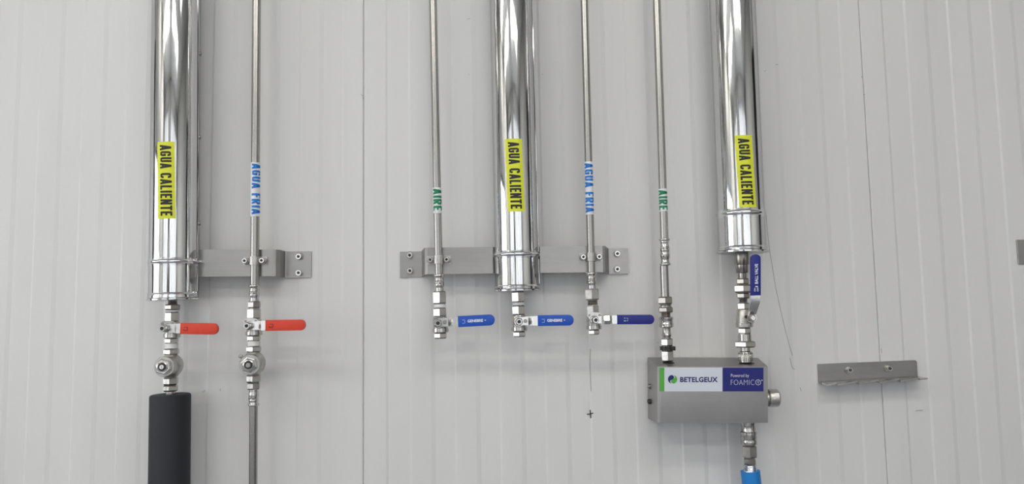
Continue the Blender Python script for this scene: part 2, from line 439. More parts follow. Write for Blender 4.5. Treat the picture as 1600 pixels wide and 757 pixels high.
def wrap_text(col, txt, y0, y1, h, R, phi0, off, m, parent, t=.155, tilt=0.0, clip=None):
    """text reading downwards, letter tops towards +x; h = letter height in metres"""
    bm, W = text_strokes(txt, t)
    A, B = col.p(y0), col.p(y1); a, x, y = frame_of(B - A); L = (B - A).length
    if x.x < 0: x = -x
    k = 0.1
    while k < 1:
        bmesh.ops.bisect_plane(bm, geom=list(bm.verts) + list(bm.edges) + list(bm.faces), plane_co=(0, k, 0), plane_no=(0, 1, 0)); k += .1
    if clip:
        for lim, no in ((clip[0], -1), (clip[1], 1)):
            bmesh.ops.bisect_plane(bm, geom=list(bm.verts) + list(bm.edges) + list(bm.faces), plane_co=(0, lim, 0), plane_no=(0, no, 0), clear_outer=True)
    for v in bm.verts:
        s = v.co.x / W
        ph = phi0 + (v.co.y - .5) * h / R + tilt * (s - .5) / R
        v.co = A + a * (L * s) + (x * math.sin(ph) + y * math.cos(ph)) * (R + off)
    return obj('lettering', fix(bm), m, parent)
def phi_for(col, py, px, R):
    A, B = col.p(py - 5), col.p(py + 5); a, x, y = frame_of(B - A)
    if x.x < 0: x = -x
    lo, hi = -1.2, 1.2
    for _ in range(40):
        mid = (lo + hi) / 2; q = col.p(py) + (x * math.sin(mid) + y * math.cos(mid)) * R
        if pix(q)[0] < px: lo = mid
        else: hi = mid
    return lo

# ------------------------------------------------------------------ clad hot-water pipes
def up_to_ceiling(col):
    a, b = col.p(0), col.p(300); return b + (a - b) * ((CZ - b.z) / (a.z - b.z))
def clad_pipe(col, R, bead, cap, yend, label, sy, sx, screws=()):
    base = col.p(yend); t = thing('insulated_pipe', base, label, 'pipe', 'metal-clad hot water pipes')
    top = up_to_ceiling(col); b0, b1 = bead; c0, c1 = cap
    up = (top - base).normalized()
    pb = col.p((b0 + b1) / 2)
    bm = BM()     # jacket: upper length down to the bead
    obj('jacket', fix(lathe(bm, pb, up, [(0.004, R), ((top - pb).length, R)], 64)), 'chrome', t)
    hb = (col.p(b0) - col.p(b1)).length / 2
    prof = [(-hb - .003, R + .0005)] + [(-hb + 2 * hb * k / 8, R + .0008 + .0026 * math.sin(pi * k / 8)) for k in range(9)] + [(hb + .003, R + .0005)]
    obj('bead', fix(lathe(BM(), pb, up, prof, 64)), 'rim', t)
    low = col.p(c0)
    obj('lower_jacket', fix(lathe(BM(), low, up, [(-.002, R + .0002), ((pb - low).length - .004, R + .0002)], 64)), 'chrome', t)
    hc = (col.p(c0) - col.p(c1)).length
    prof = [(0, R - .004), (0, R + .001), (.001, R + .0034), (.0035, R + .0036), (.005, R + .0012), (hc - .0045, R + .0008), (hc - .002, R + .0030), (hc, R + .0008), (hc + .0005, R - .003)]
    e = obj('end_cap', fix(lathe(BM(), col.p(c1), up, prof, 64)), 'rim', t, 30)
    # longitudinal lap seam and its screws, on the right side of the tube
    a, x, y = frame_of(up)
    if x.x < 0: x = -x
    ph = 1.78; dirn = x * math.sin(ph) + y * math.cos(ph); tan = x * math.cos(ph) - y * math.sin(ph)
    for (p0, p1) in ((pb + up * .006, top), (col.p(c0) + up * .002, pb - up * .008)):
        q = p0 + dirn * R
        prism([q - tan * .007, q + tan * .007, q + tan * .007 + dirn * .0012, q - tan * .007 + dirn * .0012], p1 - p0, bm := BM())
        obj('lap_seam', bm, 'chrome', t)
    for yy in screws:
        q = col.p(yy) + dirn * (R + .0012)
        bm = fix(lathe(BM(), q, dirn, [(0, .0042), (.001, .0042), (.003, .0028), (.0034, .001)], 12, ref=(0, 0, 1)))
        s = obj('screw', bm, 'darknickel', t)
    if sy:
        ph = phi_for(col, (sy[0] + sy[1]) / 2, sx, R + .0006)
        tl = sy[2]
        lb = wrap_sheet(col, sy[0], sy[1], R, ph, .0158 / R, .0005, 'sticker', 'yellow', t, tl)
        lb['label'] = 'yellow sticker with black capitals reading AGUA CALIENTE'
        wrap_text(col, 'AGUA CALIENTE', sy[0] + 5, sy[1] - 4, .0205, R, ph, .0009, 'black', lb, .165, tl)
    return t
HD = .056
K1 = Col(275.0, 0, 271.3, 440, HD)
K2 = Col(798.0, 0, 807.8, 440, HD)
K3 = Col(1144.0, 0, 1160.0, 395, HD)
clad_pipe(K1, .0425, (407.5, 414), (458, 470), 470, 'shiny metal-clad pipe at the far left, above a red-handled valve', (229.5, 346, .003), 259, (83, 214, 350))
clad_pipe(K2, .0405, (396, 402.5), (446, 456), 456, 'shiny metal-clad pipe in the middle, crossing the long steel bracket', (224.5, 335, .003), 804.5, ())
clad_pipe(K3, .0430, (332, 339.5), (386, 396), 396, 'shiny metal-clad pipe on the right, ending highest, above the foam unit box', (219.5, 329, .0035), 1165.5, ())

# ------------------------------------------------------------------ bare steel pipes
PD = .051
def bare_pipe(name, col, yend, wpx, label, cat, group, word=None, wy=None, wm=None, pm='pipe', shift=0.0):
    base = col.p(yend); t = thing(name, base, label, cat, group)
    top = up_to_ceiling(col); R = col.r(300, wpx)
    obj('pipe_run', cyl(base, top, R, 40), pm, t)
    if word:
        ph = phi_for(col, (wy[0] + wy[1]) / 2, col.x((wy[0] + wy[1]) / 2) + shift, R)
        lb = wrap_sheet(col, wy[0], wy[1], R, ph, 1.75, .0005, 'sticker', 'band', t)
        lb['label'] = 'white sticker wrapped round the pipe, reading ' + word
        wrap_text(col, word, wy[2], wy[3], .0175, R, ph, .0009, wm, lb, .17)
    return t, R
A1 = Col(401.0, 0, 398.0, 430, PD)
A2 = Col(676.5, 0, 686.0, 440, PD)
A3 = Col(913.0, 0, 924.5, 440, PD)
A4 = Col(1026.0, 0, 1039.7, 420, PD)
bare_pipe('cold_water_pipe', A1, 446, 13.4, 'thin bare steel pipe labelled AGUA FRIA at left, above second red-handled valve', 'pipe', 'bare steel pipes', 'AGUA FRIA', (255, 339, 257, 336), 'bluep', shift=2.0)
bare_pipe('air_pipe', A2, 430, 12.6, 'thin bare steel pipe labelled AIRE, left of the middle clad pipe', 'pipe', 'bare steel pipes', 'AIRE', (294, 334, 296, 330), 'greenp', shift=.5)
bare_pipe('cold_water_pipe', A3, 426, 12.2, 'thin bare steel pipe labelled AGUA FRIA, right of the middle clad pipe', 'pipe', 'bare steel pipes', 'AGUA FRIA', (253.5, 336, 256, 333), 'bluep')
bare_pipe('air_pipe', A4, 373, 12.6, 'thin bare steel pipe labelled AIRE, running down to the foam unit box', 'pipe', 'bare steel pipes', 'AIRE', (296, 331, 298, 329), 'greenp')

# ------------------------------------------------------------------ press fittings, couplings
def sleeve(col, parent, y0, y1, w, rings, name='press_sleeve', taper=0):
    """press sleeve with raised o-ring beads at the pixel rows in rings"""
    prof = []; y = y0
    while y <= y1 + .01:
        b = 0
        for ry, rh, rw in rings:
            dd = abs(y - ry) / rw
            if dd < 1: b += rh * math.cos(dd * pi / 2) ** .7
        prof.append((y, w + b - taper * (y - y0) / (y1 - y0))); y += .9
    prof.append((y1, w - taper))
    return col.rnd(parent, name, prof, 'press', 36)
def flats(col, parent, y, h, w, m='darknickel'):
    """small pressed dimples left by the press jaw"""
    p = col.p(y); r = col.r(y, w)
    for s in (-.62, .25):
        ph = s; a, x, yv = frame_of(Vector((0, 0, 1)))
        if x.x < 0: x = -x
        q = p + (x * math.sin(ph) + yv * math.cos(ph)) * r
        n = (x * math.sin(ph) + yv * math.cos(ph))
        bm = fix(lathe(BM(), q - n * .0012, n, [(0, .0032), (.0016, .0030), (.0020, .0016)], 10, ref=(0, 0, 1)))
        obj('press_dimple', bm, m, parent)

def press_fitting(col, y0, ysl, yn, w, nutw, label, nutm='nickel', nutrot=.12):
    t = thing('press_fitting', col.p(yn), label, 'pipe fitting', 'press fittings at the pipe ends')
    sleeve(col, t, y0, ysl, w + 1.2, [(y0 + 2.2, 3.6, 2.6), (y0 + 9, .8, 2.5), (y0 + (ysl - y0) * .62, 1.6, 4)], taper=.8)
    flats(col, t, y0 + (ysl - y0) * .5, 3, w + 2)
    col.hex(t, ysl, yn, nutw, nutm, 'hex_nut', nutrot)
    return t
B1 = Col(397.6, 445, 396.2, 610, .053)
B2 = Col(686.0, 430, 688.6, 530, .053)
B3 = Col(923.6, 426, 928.6, 524, .053)
press_fitting(B1, 445.5, 471, 482, 13.5, 20, 'press fitting with a small brown hex nut at left, under the bracket', 'darknickel', .3)
press_fitting(B2, 429, 455.5, 475.5, 13, 23, 'press fitting with a tall bright hex nut, on the air pipe left of middle', 'nickel', .1)
press_fitting(B3, 426, 451.5, 469.5, 13, 24, 'press fitting with a tall dull hex nut, right of the middle clad pipe', 'cast', .5)
# adapters below the clad pipes
J1 = Col(270.0, 465, 266.5, 615, .056)
J2 = Col(809.0, 450, 812.0, 530, .056)
t = thing('pipe_adapter', J1.p(487), 'short threaded nipple with dark hex under the far left clad pipe', 'pipe fitting', 'adapters under the clad pipes')
J1.thread(t, 470.3, 476, 14.5, 'darknickel'); J1.hex(t, 476, 485, 23, 'darknickel', 'hex_nut', .35); J1.rnd(t, 'tape_wrap', [(485, 16), (485.2, 20), (487.6, 20), (487.8, 16)], 'tape')
t = thing('pipe_adapter', J2.p(476), 'tall bright hex nut under the middle clad pipe', 'pipe fitting', 'adapters under the clad pipes')
J2.hex(t, 456, 473, 22, 'nickel', 'hex_nut', .2); J2.rnd(t, 'tape_wrap', [(473, 15), (473.2, 19), (477, 18.5), (477.2, 15)], 'tape')

# ------------------------------------------------------------------ ball valves
def front_axis(col, y, dz=0.0):
    return col.p(y)
def G0z(c, f, dl, gx, gy, dg_):
    return max(-.003, min(.003, (P(gx[0], gy[0], dg_).z - c.z) * .5))
def ball_valve(col, y0, ys, y1, w, label, grip, gx, gy, gh, mark, metal_to, upper='nickel', kind='flange', nutpx=None, tilt=0.0, lowhex=None, topw=None, gm='nickel'):
    """y0 top, ys stem row, y1 bottom; grip from pixel gx[0] to gx[1] at row gy (right-hand lever)"""
    t = thing('ball_valve', col.p(y1), label, 'valve', 'ball valves')
    topw = topw or w
    b = col.rnd
    # top hex collar, round body, lower hex
    hx = y0 + (ys - y0) * .62
    col.hex(t, y0, hx, topw, upper, 'upper_hex', .25)
    ymid = (hx + y1) / 2
    prof = [(hx - .5, w - 2), (hx + 1, w), (hx + 3, w + .6), (ys, w + 1.6), (ys + 6, w + 1.4), (ys + 9, w + 1)]
    prof += [(ys + 9.2, w + 3.6), (ys + 14.5, w + 3.6), (ys + 15.5, w + 1)]
    b(t, 'valve_body', prof, gm, 40)
    col.hex(t, ys + 15.5, y1, lowhex or w - 1, 'nickel', 'lower_hex', .4)
    # stem boss towards the viewer
    c = col.p(ys); f = Vector((0, -1, 0)); r = col.r(ys, w)
    obj('stem_boss', cyl(c + f * r * .6, c + f * (r + .009), .0082, 24, .0008), gm, t)
    dl = .036       # lever plane distance from the axis
    sl_ = .024 if kind == 'flange' else .0315      # the strip sits low at the stem and jogs out to the grip
    ne = .040 if kind == 'flange' else .0425
    obj('stem', cyl(c + f * (r + .009), c + f * sl_, .0045, 16), 'bolt', t)
    obj('stem_nut', fix(lathe(BM(), c + f * (sl_ + .0013), f, [(0, .0066), (.001, .0073), (.006, .0073), (.0068, .0064)], 6, .2, ref=(0, 0, 1))), 'darknickel', t, 25)
    obj('stem_end', fix(lathe(BM(), c + f * (sl_ + .0078), f, [(0, .0060), (ne - sl_ - .0088, .0058), (ne - sl_ - .0078, .0050), (ne - sl_ - .0078, .0034), (ne - sl_ - .0098, .0030)], 24, ref=(0, 0, 1))), 'bolt', t)
    obj('stem_recess', cyl(c + f * (ne - .0018), c + f * (ne - .0012), .0032, 6, ref=(0, 0, 1)), 'hole', t)
    # lever: steel strip with a jog, from the stem to inside the grip
    dg_ = col.d + dl
    S = c + f * sl_; S.z += G0z(c, f, dl, gx, gy, dg_)
    G0 = P(gx[0], gy[0], dg_); G1 = P(gx[1], gy[1], dg_)
    u = (G1 - G0).normalized(); v = Vector((-u.z, 0, u.x))
    hh = gh / 2 * mpp(G0)
    lw = hh * .86
    bm = BM()
    q0 = S - Vector((1, 0, 0)) * .0085
    # plan outline: round lobe at the stem, straight strip to the grip
    th = .0024
    sec = [(0.0, 0.0), (0.20, 0.0), (0.42, .004), (1.0, .004)]      # jog outwards
    GL = Vector((G0.x, S.y, G0.z)); L = (GL - S).length + .006; dirn = (GL - S).normalized(); jog = dl + .004 - sl_; nv = Vector((-dirn.z, 0, dirn.x))
    prev = None; n = 10
    rings = []
    pts = [(-.0082, .35), (-.0065, .62), (-.002, .78), (.004, .85), (L * .42, .95), (L * .66, 1.0), (L, 1.0)]
    for s, ww in pts:
        o_ = jog if s >= L * .6 else 0.0
        p = S + dirn * s
        rings.append([bm.verts.new(p + nv * lw * ww * k + f * (o_ - .0012 + e * th)) for k, e in ((-1, 0), (1, 0), (1, 1), (-1, 1))])
    for i in range(len(rings) - 1):
        for k in range(4): bm.faces.new((rings[i][k], rings[i][(k + 1) % 4], rings[i + 1][(k + 1) % 4], rings[i + 1][k]))
    bm.faces.new(rings[0]); bm.faces.new(list(reversed(rings[-1])))
    obj('lever', fix(bm), 'lever', t, 30)
    # stop screws on the gland plate
    if kind == 'flange':
        pm = BM(); z = c + f * (r * .9) + Vector((0, 0, 1)) * .0085
        out = []
        for k in range(24):
            a = 2 * pi * k / 24; rx = .0135; rz = .0052
            out.append(z + Vector((rx * math.copysign(abs(math.cos(a)) ** .7, math.cos(a)), 0, rz * math.copysign(abs(math.sin(a)) ** .8, math.sin(a)))))
        obj('stop_plate', prism(out, Vector((0, -.007, 0)), pm), gm, t)
        for s in (-1, 1):
            q = z + Vector((s * .0095, -.007, 0))
            obj('plate_screw', cyl(q + Vector((0, .001, 0)), q + Vector((0, -.0012, 0)), .0022, 12), 'darknickel', t)
    else:
        q = S + dirn * .0115 + f * .0012
        obj('stop_pin', cyl(q, q + f * .003, .0036, 14, .0005), 'darknickel', t)
        obj('gland', cyl(c + f * r * .8, c + f * (r + .0085), .0105, 24, .001), gm, t)
    # plastic grip
    Lg = (G1 - G0).length; fo = f * .0035; out = []
    out.append(G0 - v * hh); 
    for k in range(13):
        a = -pi / 2 + pi * k / 12
        out.append(G1 - u * hh * .9 + u * math.cos(a) * hh * .9 + v * math.sin(a) * hh)
    out.append(G0 + v * hh)
    bm = prism([p - f * .001 for p in out], f * .0075)
    bevel(bm, .0013, 2, [e for e in bm.edges if abs((e.verts[0].co - e.verts[1].co).y) < 1e-5])
    g = obj('grip', bm, grip, t, 30)
    face = f * (.0066 )
    pm_ = 'redprint' if grip == 'red' else 'white' if grip == 'blue' else 'greyprint'
    # small open-bracket lock symbol
    def quadmark(cx, cy, ww, h2, m=pm_, nm='printed_mark'):
        o_ = G0 + u * (Lg * cx) + v * (hh * cy) + face
        bm = prism([o_ - u * ww / 2 - v * h2 / 2, o_ + u * ww / 2 - v * h2 / 2, o_ + u * ww / 2 + v * h2 / 2, o_ - u * ww / 2 + v * h2 / 2], f * .0002)
        return bm
    if mark == 'bracket':
        bm = BM()
        for cx, cy, ww, h2 in ((.15, -.34, .007, .0013), (.15, .22, .006, .001), (.20, -.06, .0012, .0065), (.105, -.22, .0012, .003)):
            o_ = G0 + u * (Lg * cx) + v * (hh * cy) + face
            prism([o_ - u * ww / 2 - v * h2 / 2, o_ + u * ww / 2 - v * h2 / 2, o_ + u * ww / 2 + v * h2 / 2, o_ - u * ww / 2 + v * h2 / 2], f * .0002, bm)
        obj('printed_symbol', bm, pm_, g)
    if mark == 'squares':
        bm = BM()
        for cx, cy, ww, h2 in ((.205, .30, .0022, .002), (.205, -.26, .0036, .0022), (.265, .28, .003, .0009), (.285, 0, .0009, .0055), (.265, -.28, .003, .0009)):
            o_ = G0 + u * (Lg * cx) + v * (hh * cy) + face
            prism([o_ - u * ww / 2 - v * h2 / 2, o_ + u * ww / 2 - v * h2 / 2, o_ + u * ww / 2 + v * h2 / 2, o_ - u * ww / 2 + v * h2 / 2], f * .0002, bm)
        obj('printed_symbol', bm, pm_, g)
    if mark == 'brand':
        bm = BM()
        for cx, cy, ww, h2 in ((.145, .26, .004, .0009), (.145, -.34, .004, .0009), (.185, -.04, .0009, .006)):
            o_ = G0 + u * (Lg * cx) + v * (hh * cy) + face
            prism([o_ - u * ww / 2 - v * h2 / 2, o_ + u * ww / 2 - v * h2 / 2, o_ + u * ww / 2 + v * h2 / 2, o_ - u * ww / 2 + v * h2 / 2], f * .0002, bm)
        obj('printed_symbol', bm, 'greyprint', g)
        tb = font_text('GENEBRE', .03, 1.0)
        place_text(tb, G0 + u * Lg * .26 - v * hh * .25 + face, u * Lg * .42, v * hh * .52, f * .0002, 'lettering', 'white', g)
        obj('printed_dot', quadmark(.74, .02, .0022, .0012), 'white', g)
    return t

ball_valve(J1, 487.6, 513, 537, 22, 'ball valve with orange-red lever under the far left clad pipe', 'red', (283.5, 342.5), (513.5, 514.5), 17.5, 'bracket', 283, 'nickel')
ball_valve(B1, 482.3, 509, 533.5, 22, 'ball valve with orange-red lever on the left cold water pipe, under the bracket', 'red', (416, 478.3), (509, 508), 17, 'bracket', 416, 'nickel')
t_ = thing('thread_tape', B1.p(541), 'white taped thread between valve and check valve on left cold pipe', 'thread tape', 'taped thread joints')
B1.rnd(t_, 'tape_wrap', [(533.6, 17), (534, 19), (537, 18.4), (540.6, 19), (541, 17)], 'tape')
t_ = thing('thread_tape', J1.p(545), 'white taped thread between valve and check valve under far left clad pipe', 'thread tape', 'taped thread joints')
J1.rnd(t_, 'tape_wrap', [(537.1, 18), (537.5, 20.5), (541, 19.4), (544.6, 20.5), (545, 18)], 'tape')
t_ = thing('thread_tape', B2.p(481), 'white taped thread above the left-hand bright blue lever valve', 'thread tape', 'taped thread joints')
B2.rnd(t_, 'tape_wrap', [(475.6, 15), (476, 18.6), (480.6, 18.6), (481, 15)], 'tape')
t_ = thing('threaded_nipple', B3.p(477), 'short bare threaded nipple above the navy lever valve', 'pipe fitting')
B3.thread(t_, 469.7, 477, 16.5, 'darknickel')
ball_valve(B2, 481.3, 504.5, 529.6, 22.5, 'ball valve with bright blue lever on the air pipe, left of the middle clad pipe', 'blue', (716, 773.2), (503, 500), 17.2, 'brand', 716, 'nickel', 'pin')
ball_valve(J2, 477.6, 502.5, 526.8, 22, 'ball valve with bright blue lever under the middle clad pipe', 'blue', (840, 896.2), (501.5, 500.5), 16.8, 'brand', 840, 'nickel', 'pin')
vn = ball_valve(B3, 477.3, 500, 523.2, 21, 'ball valve with navy blue lever right of the middle clad pipe', 'navy', (963.5, 1021.5), (499.8, 499.5), 14.8, 'squares', 963, 'cast', 'flange', lowhex=19)
# lock nut on the navy valve's lever
c = P(948, 499.5, B3.d + .036)
obj('lever_nut', hexn(c + Vector((-.006, 0, 0)), c + Vector((.006, 0, 0)), .0185, .3), 'lever', vn, 25)

# ------------------------------------------------------------------ check valves at the left
def check_valve(col, y0, yc, y1, label, face_px, sub):
    t = thing('check_valve', col.p(y1), label, 'valve', 'round-bodied check valves')
    col.hex(t, y0, y0 + 9.5, 24, 'nickel', 'upper_hex', .3)
    R = 18.5; prof = []
    for k in range(15):
        a = -.92 + 1.84 * k / 14
        prof.append((yc + R * math.sin(a * 1.1) * 1.03, 2 * R * math.cos(a * 1.1) * .97))
    prof[0] = (y0 + 9, 17); prof[-1] = (y1 - 11, 17)
    col.rnd(t, 'valve_body', prof, 'cast', 40)
    col.hex(t, y1 - 12, y1, 23, 'nickel', 'lower_hex', .3)
    c = col.p(yc); e = P(face_px[0], face_px[1], col.d + .047)
    ax = (e - c); L = ax.length; a = ax.normalized()
    obj('bonnet', fix(lathe(BM(), c, ax, [(.004, .0165), (L - .017, .0178), (L - .012, .0185), (L - .010, .0175)], 40, ref=(0, 0, 1))), 'cast', t)
    bm = fix(lathe(BM(), e - a * .010, ax, [(0, .0135), (.001, .0146), (.0065, .0146), (.0075, .0125)], 6, .3, ref=(0, 0, 1)))
    obj('bonnet_nut', bm, 'nickel', t, 25)
    obj('cap_ring', fix(lathe(BM(), e - a * .0028, ax, [(0, .0095), (.0035, .0092), (.0042, .0080), (.0034, .0070), (.0024, .0066)], 28, ref=(0, 0, 1))), 'bolt', t, 50)
    obj('cap_recess', cyl(e - a * .002, e + a * .0001, .0066, 24, ref=(0, 0, 1)), 'hole', t)
    obj('cap_stud', cyl(e - a * .002, e + a * .0022, .0042, 20, .0006, ref=(0, 0, 1)), 'bolt', t)
    up = Vector((0, 0, 1))
    obj('slot', box(BM(), e + a * .0023, (.0010, .0006, .0045)), 'darknickel', t)
    if sub:
        q = c + Vector((-.017, -.012, .012))
        obj('side_lug', cyl(q, q + Vector((-.004, -.004, .003)), .0035, 12, .0005), 'cast', t)
    return t
check_valve(J1, 545.2, 572, 602, 'round-bodied check valve above the black foam pipe', (253, 574), False)
check_valve(B1, 541.2, 568, 598, 'round-bodied check valve on the left cold water pipe, right of the other', (388, 571), True)
t = thing('hose_tail', J1.p(615.5), 'small pale hex nipple entering the black foam insulation', 'pipe fitting')
J1.hex(t, 602.2, 612, 22, 'nickel', 'hex_nut', .5); J1.rnd(t, 'threaded_neck', [(612, 15), (620, 15)], 'nickel')

# black foam insulated pipe
def down_to_floor(col, ya, yb, z=FZ):
    a, b = col.p(ya), col.p(yb); return a + (b - a) * ((z - a.z) / (b.z - a.z))
F1 = Col(266.2, 616, 264.6, 757, .056)
top = F1.p(616.5); bot = down_to_floor(F1, 616, 757)
t = thing('foam_insulated_pipe', bot, 'pipe wrapped in thick black foam, below the far left check valve', 'pipe')
R = F1.r(650, 61)
L = (top - bot).length
prof = [(0, R), (L - .004, R), (L - .0012, R - .0008), (L, R - .003), (L + .0002, R * .6), (L - .003, .0092), (L - .02, .0088)]
obj('foam_sleeve', fix(lathe(BM(), bot, top - bot, prof, 56)), 'foam', t)

# cold water outlet pipe below the second check valve
G1_ = Col(396.4, 609, 395.6, 757, .053)
t = thing('press_fitting', G1_.p(635), 'press fitting below the check valve on the left cold water pipe', 'pipe fitting', 'press fittings at the pipe ends')
G1_.hex(t, 598.2, 609, 21, 'nickel', 'hex_nut', .1)
sleeve(G1_, t, 609, 635, 14.2, [(632.8, 3.6, 2.6), (626, .8, 2.5), (618, 1.4, 4)]); flats(G1_, t, 622, 3, 15)
bot = down_to_floor(G1_, 609, 757)
t = thing('cold_water_pipe', bot, 'thin bare steel pipe running down from the left cold pipe check valve', 'pipe', 'bare steel pipes')
obj('pipe_run', cyl(bot, G1_.p(634.8), G1_.r(640, 12.8), 40), 'pipe', t)

# ------------------------------------------------------------------ brackets with clamps
def socket_bolt(p, r, parent, length=.006, washer=True, m='bolt'):
    f = Vector((0, -1, 0))
    if washer: obj('washer', cyl(p, p + f * .0012, r * 1.42, 24), 'darknickel', parent)
    bm = lathe(BM(), p + f * .0010, f, [(0, r), (length * .75, r), (length, r * .86), (length, r * .52), (length - .003, r * .48)], 24, ref=(0, 0, 1))
    b = obj('bolt', fix(bm), m, parent, 30)
    obj('hex_socket', cyl(p + f * (length - .0028), p + f * (length - .0016), r * .47, 6, ref=(0, 0, 1)), 'hole', b)
def strip(path, ztop, zbot, th, name, parent, m='brush', rnd=None):
    """bent plate: path of (x, y) in plan, z as functions of x"""
    bm = BM(); rows = []
    n = len(path)
    for i, (x, y) in enumerate(path):
        a = Vector(path[max(i - 1, 0)]); b = Vector(path[min(i + 1, n - 1)]); d = (b - a).normalized(); nn = Vector((d.y, -d.x)) * th
        zt, zb = ztop(x), zbot(x)
        if rnd and x < rnd[0]:
            k = 1 - (x - path[0][0]) / (rnd[0] - path[0][0]); c = rnd[1] * (1 - math.sqrt(max(0, 1 - k * k)))
            zt -= c; zb += c
        rows.append([bm.verts.new((x, y, zb)), bm.verts.new((x, y, zt)), bm.verts.new((x + nn.x, y + nn.y, zt)), bm.verts.new((x + nn.x, y + nn.y, zb))])
    for i in range(n - 1):
        for k in range(4): bm.faces.new((rows[i][k], rows[i][(k + 1) % 4], rows[i + 1][(k + 1) % 4], rows[i + 1][k]))
    bm.faces.new(rows[0]); bm.faces.new(list(reversed(rows[-1])))
    return obj(name, fix(bm), m, parent, 12)
def clamp(col, y, earx, eary, parent_label, front, wpx):
    """pipe saddle with two socket bolts; standing on the bracket face at distance front"""
    c = col.p(y); c.y = -col.d
    t = thing('pipe_clamp', Vector((c.x, -front, c.z)), parent_label, 'pipe clamp', 'bolted pipe clamps')
    R = col.r(y, wpx) + .0003; th = .0022; hz = .0078
    x0 = P(earx[0], eary[0], front + .006).x; x1 = P(earx[1], eary[1], front + .006).x
    z = (P(earx[0], eary[0], front + .006).z + P(earx[1], eary[1], front + .006).z) / 2
    # profile in plan (x,y): ear - up - over pipe - down - ear
    pr = []
    by = -front - .0002
    N = 14
    inner = [(x0 - .0065, by), (c.x - R - .001, by)] + [(c.x - R * math.cos(pi * k / N), -col.d - R * math.sin(pi * k / N)) for k in range(N + 1)] + [(c.x + R + .001, by), (x1 + .0065, by)]
    outer = [(x0 - .0065, by - th), (c.x - R - th, by - th)] + [(c.x - (R + th) * math.cos(pi * k / N), -col.d - (R + th) * math.sin(pi * k / N)) for k in range(N + 1)] + [(c.x + R + th, by - th), (x1 + .0065, by - th)]
    bm = BM(); rows = []
    for (a, b), (a2, b2) in zip(inner, outer):
        rows.append([bm.verts.new((a, b, z - hz)), bm.verts.new((a, b, z + hz)), bm.verts.new((a2, b2, z + hz)), bm.verts.new((a2, b2, z - hz))])
    for i in range(len(rows) - 1):
        for k in range(4): bm.faces.new((rows[i][k], rows[i][(k + 1) % 4], rows[i + 1][(k + 1) % 4], rows[i + 1][k]))
    bm.faces.new(rows[0]); bm.faces.new(list(reversed(rows[-1])))
    obj('saddle', fix(bm), 'cast', t, 30)
    for xx in (x0, x1):
        p = Vector((xx, by - th, z))
        obj('boss', cyl(p, p + Vector((0, -.007, 0)), .0068, 20, .0008), 'cast', t)
        socket_bolt(p + Vector((0, -.0062, 0)), .0053, t, .006, False)
    return t

BF = .0425   # bracket front distance
th = .0025
# left bracket: from the far left clad pipe to the wall tab at right
def lin(p, q):
    (x0, z0), (x1, z1) = p, q
    return lambda x: z0 + (z1 - z0) * (x - x0) / (x1 - x0)
def XZ(px, py, d): q = P(px, py, d); return (q.x, q.z)
def blend(f, g, xa, xb):
    def h(x):
        k = min(max((x - xa) / (xb - xa), 0), 1); return f(x) * (1 - k) + g(x) * k
    return h
y_w = -H - .0003
dT = .003
t = thing('pipe_bracket', P(468, 434, 0), 'short bent steel bracket from the far left clad pipe to two wall bolts', 'bracket', 'bent steel pipe brackets')
xs, xa, xb, xe = P(300.5, 400, BF).x, P(431, 400, BF).x, P(447.5, 400, dT).x, P(486.5, 400, dT).x
zt = blend(lin(XZ(315, 390, BF), XZ(430, 390.3, BF)), lin(XZ(447, 393.3, dT), XZ(486, 393.3, dT)), xa, xb)
zb = blend(lin(XZ(315, 432.7, BF), XZ(430, 432, BF)), lin(XZ(447, 434.5, dT), XZ(486, 434, dT)), xa, xb)
yB = -BF + th
path = [(xs + .002 * k, yB) for k in range(7)] + [(xs + (xa - xs) * k / 4, yB) for k in range(1, 4)] + [(xa - .006, yB), (xa - .001, yB + .0006), (xa + .004, yB + .004), (xb - .004, y_w - .004), (xb, y_w - .0008), (xb + .005, y_w), (xe, y_w)]
strip(path, zt, zb, th, 'bracket_plate', t, rnd=(xs + .013, .013))
socket_bolt(P(468.3, 401.7, dT) , .0060, t, .009); socket_bolt(P(468.3, 427, dT), .0060, t, .009)
clamp(A1, 408, (384.5, 411), (408.5, 407.5), 'pipe clamp with two socket bolts on the short left bracket', BF, 13.4)
# middle bracket: one long plate behind the middle clad pipe, with tabs on both sides
t = thing('pipe_bracket', P(644, 434, 0), 'long steel bracket crossing behind the middle clad pipe, bolted at both ends', 'bracket', 'bent steel pipe brackets')
x0, xa, xb = P(625, 400, dT).x, P(660, 400, dT).x, P(664.5, 400, BF).x
xc, xd, xe = P(945, 400, BF).x, P(948, 400, dT).x, P(980.7, 400, dT).x
xd = max(xd, xc + .003); 
zt = blend(blend(lin(XZ(625, 394, dT), XZ(662, 393, dT)), lin(XZ(666, 387.5, BF), XZ(945, 384.5, BF)), xa - .001, xb), lin(XZ(948, 388.5, dT), XZ(980, 388.3, dT)), xc, xd)
zb = blend(blend(lin(XZ(625, 433.8, dT), XZ(662, 433, dT)), lin(XZ(666, 429, BF), XZ(945, 425.5, BF)), xa - .001, xb), lin(XZ(948, 428.8, dT), XZ(980, 428.2, dT)), xc, xd)
xb = max(xb, xa + .004)
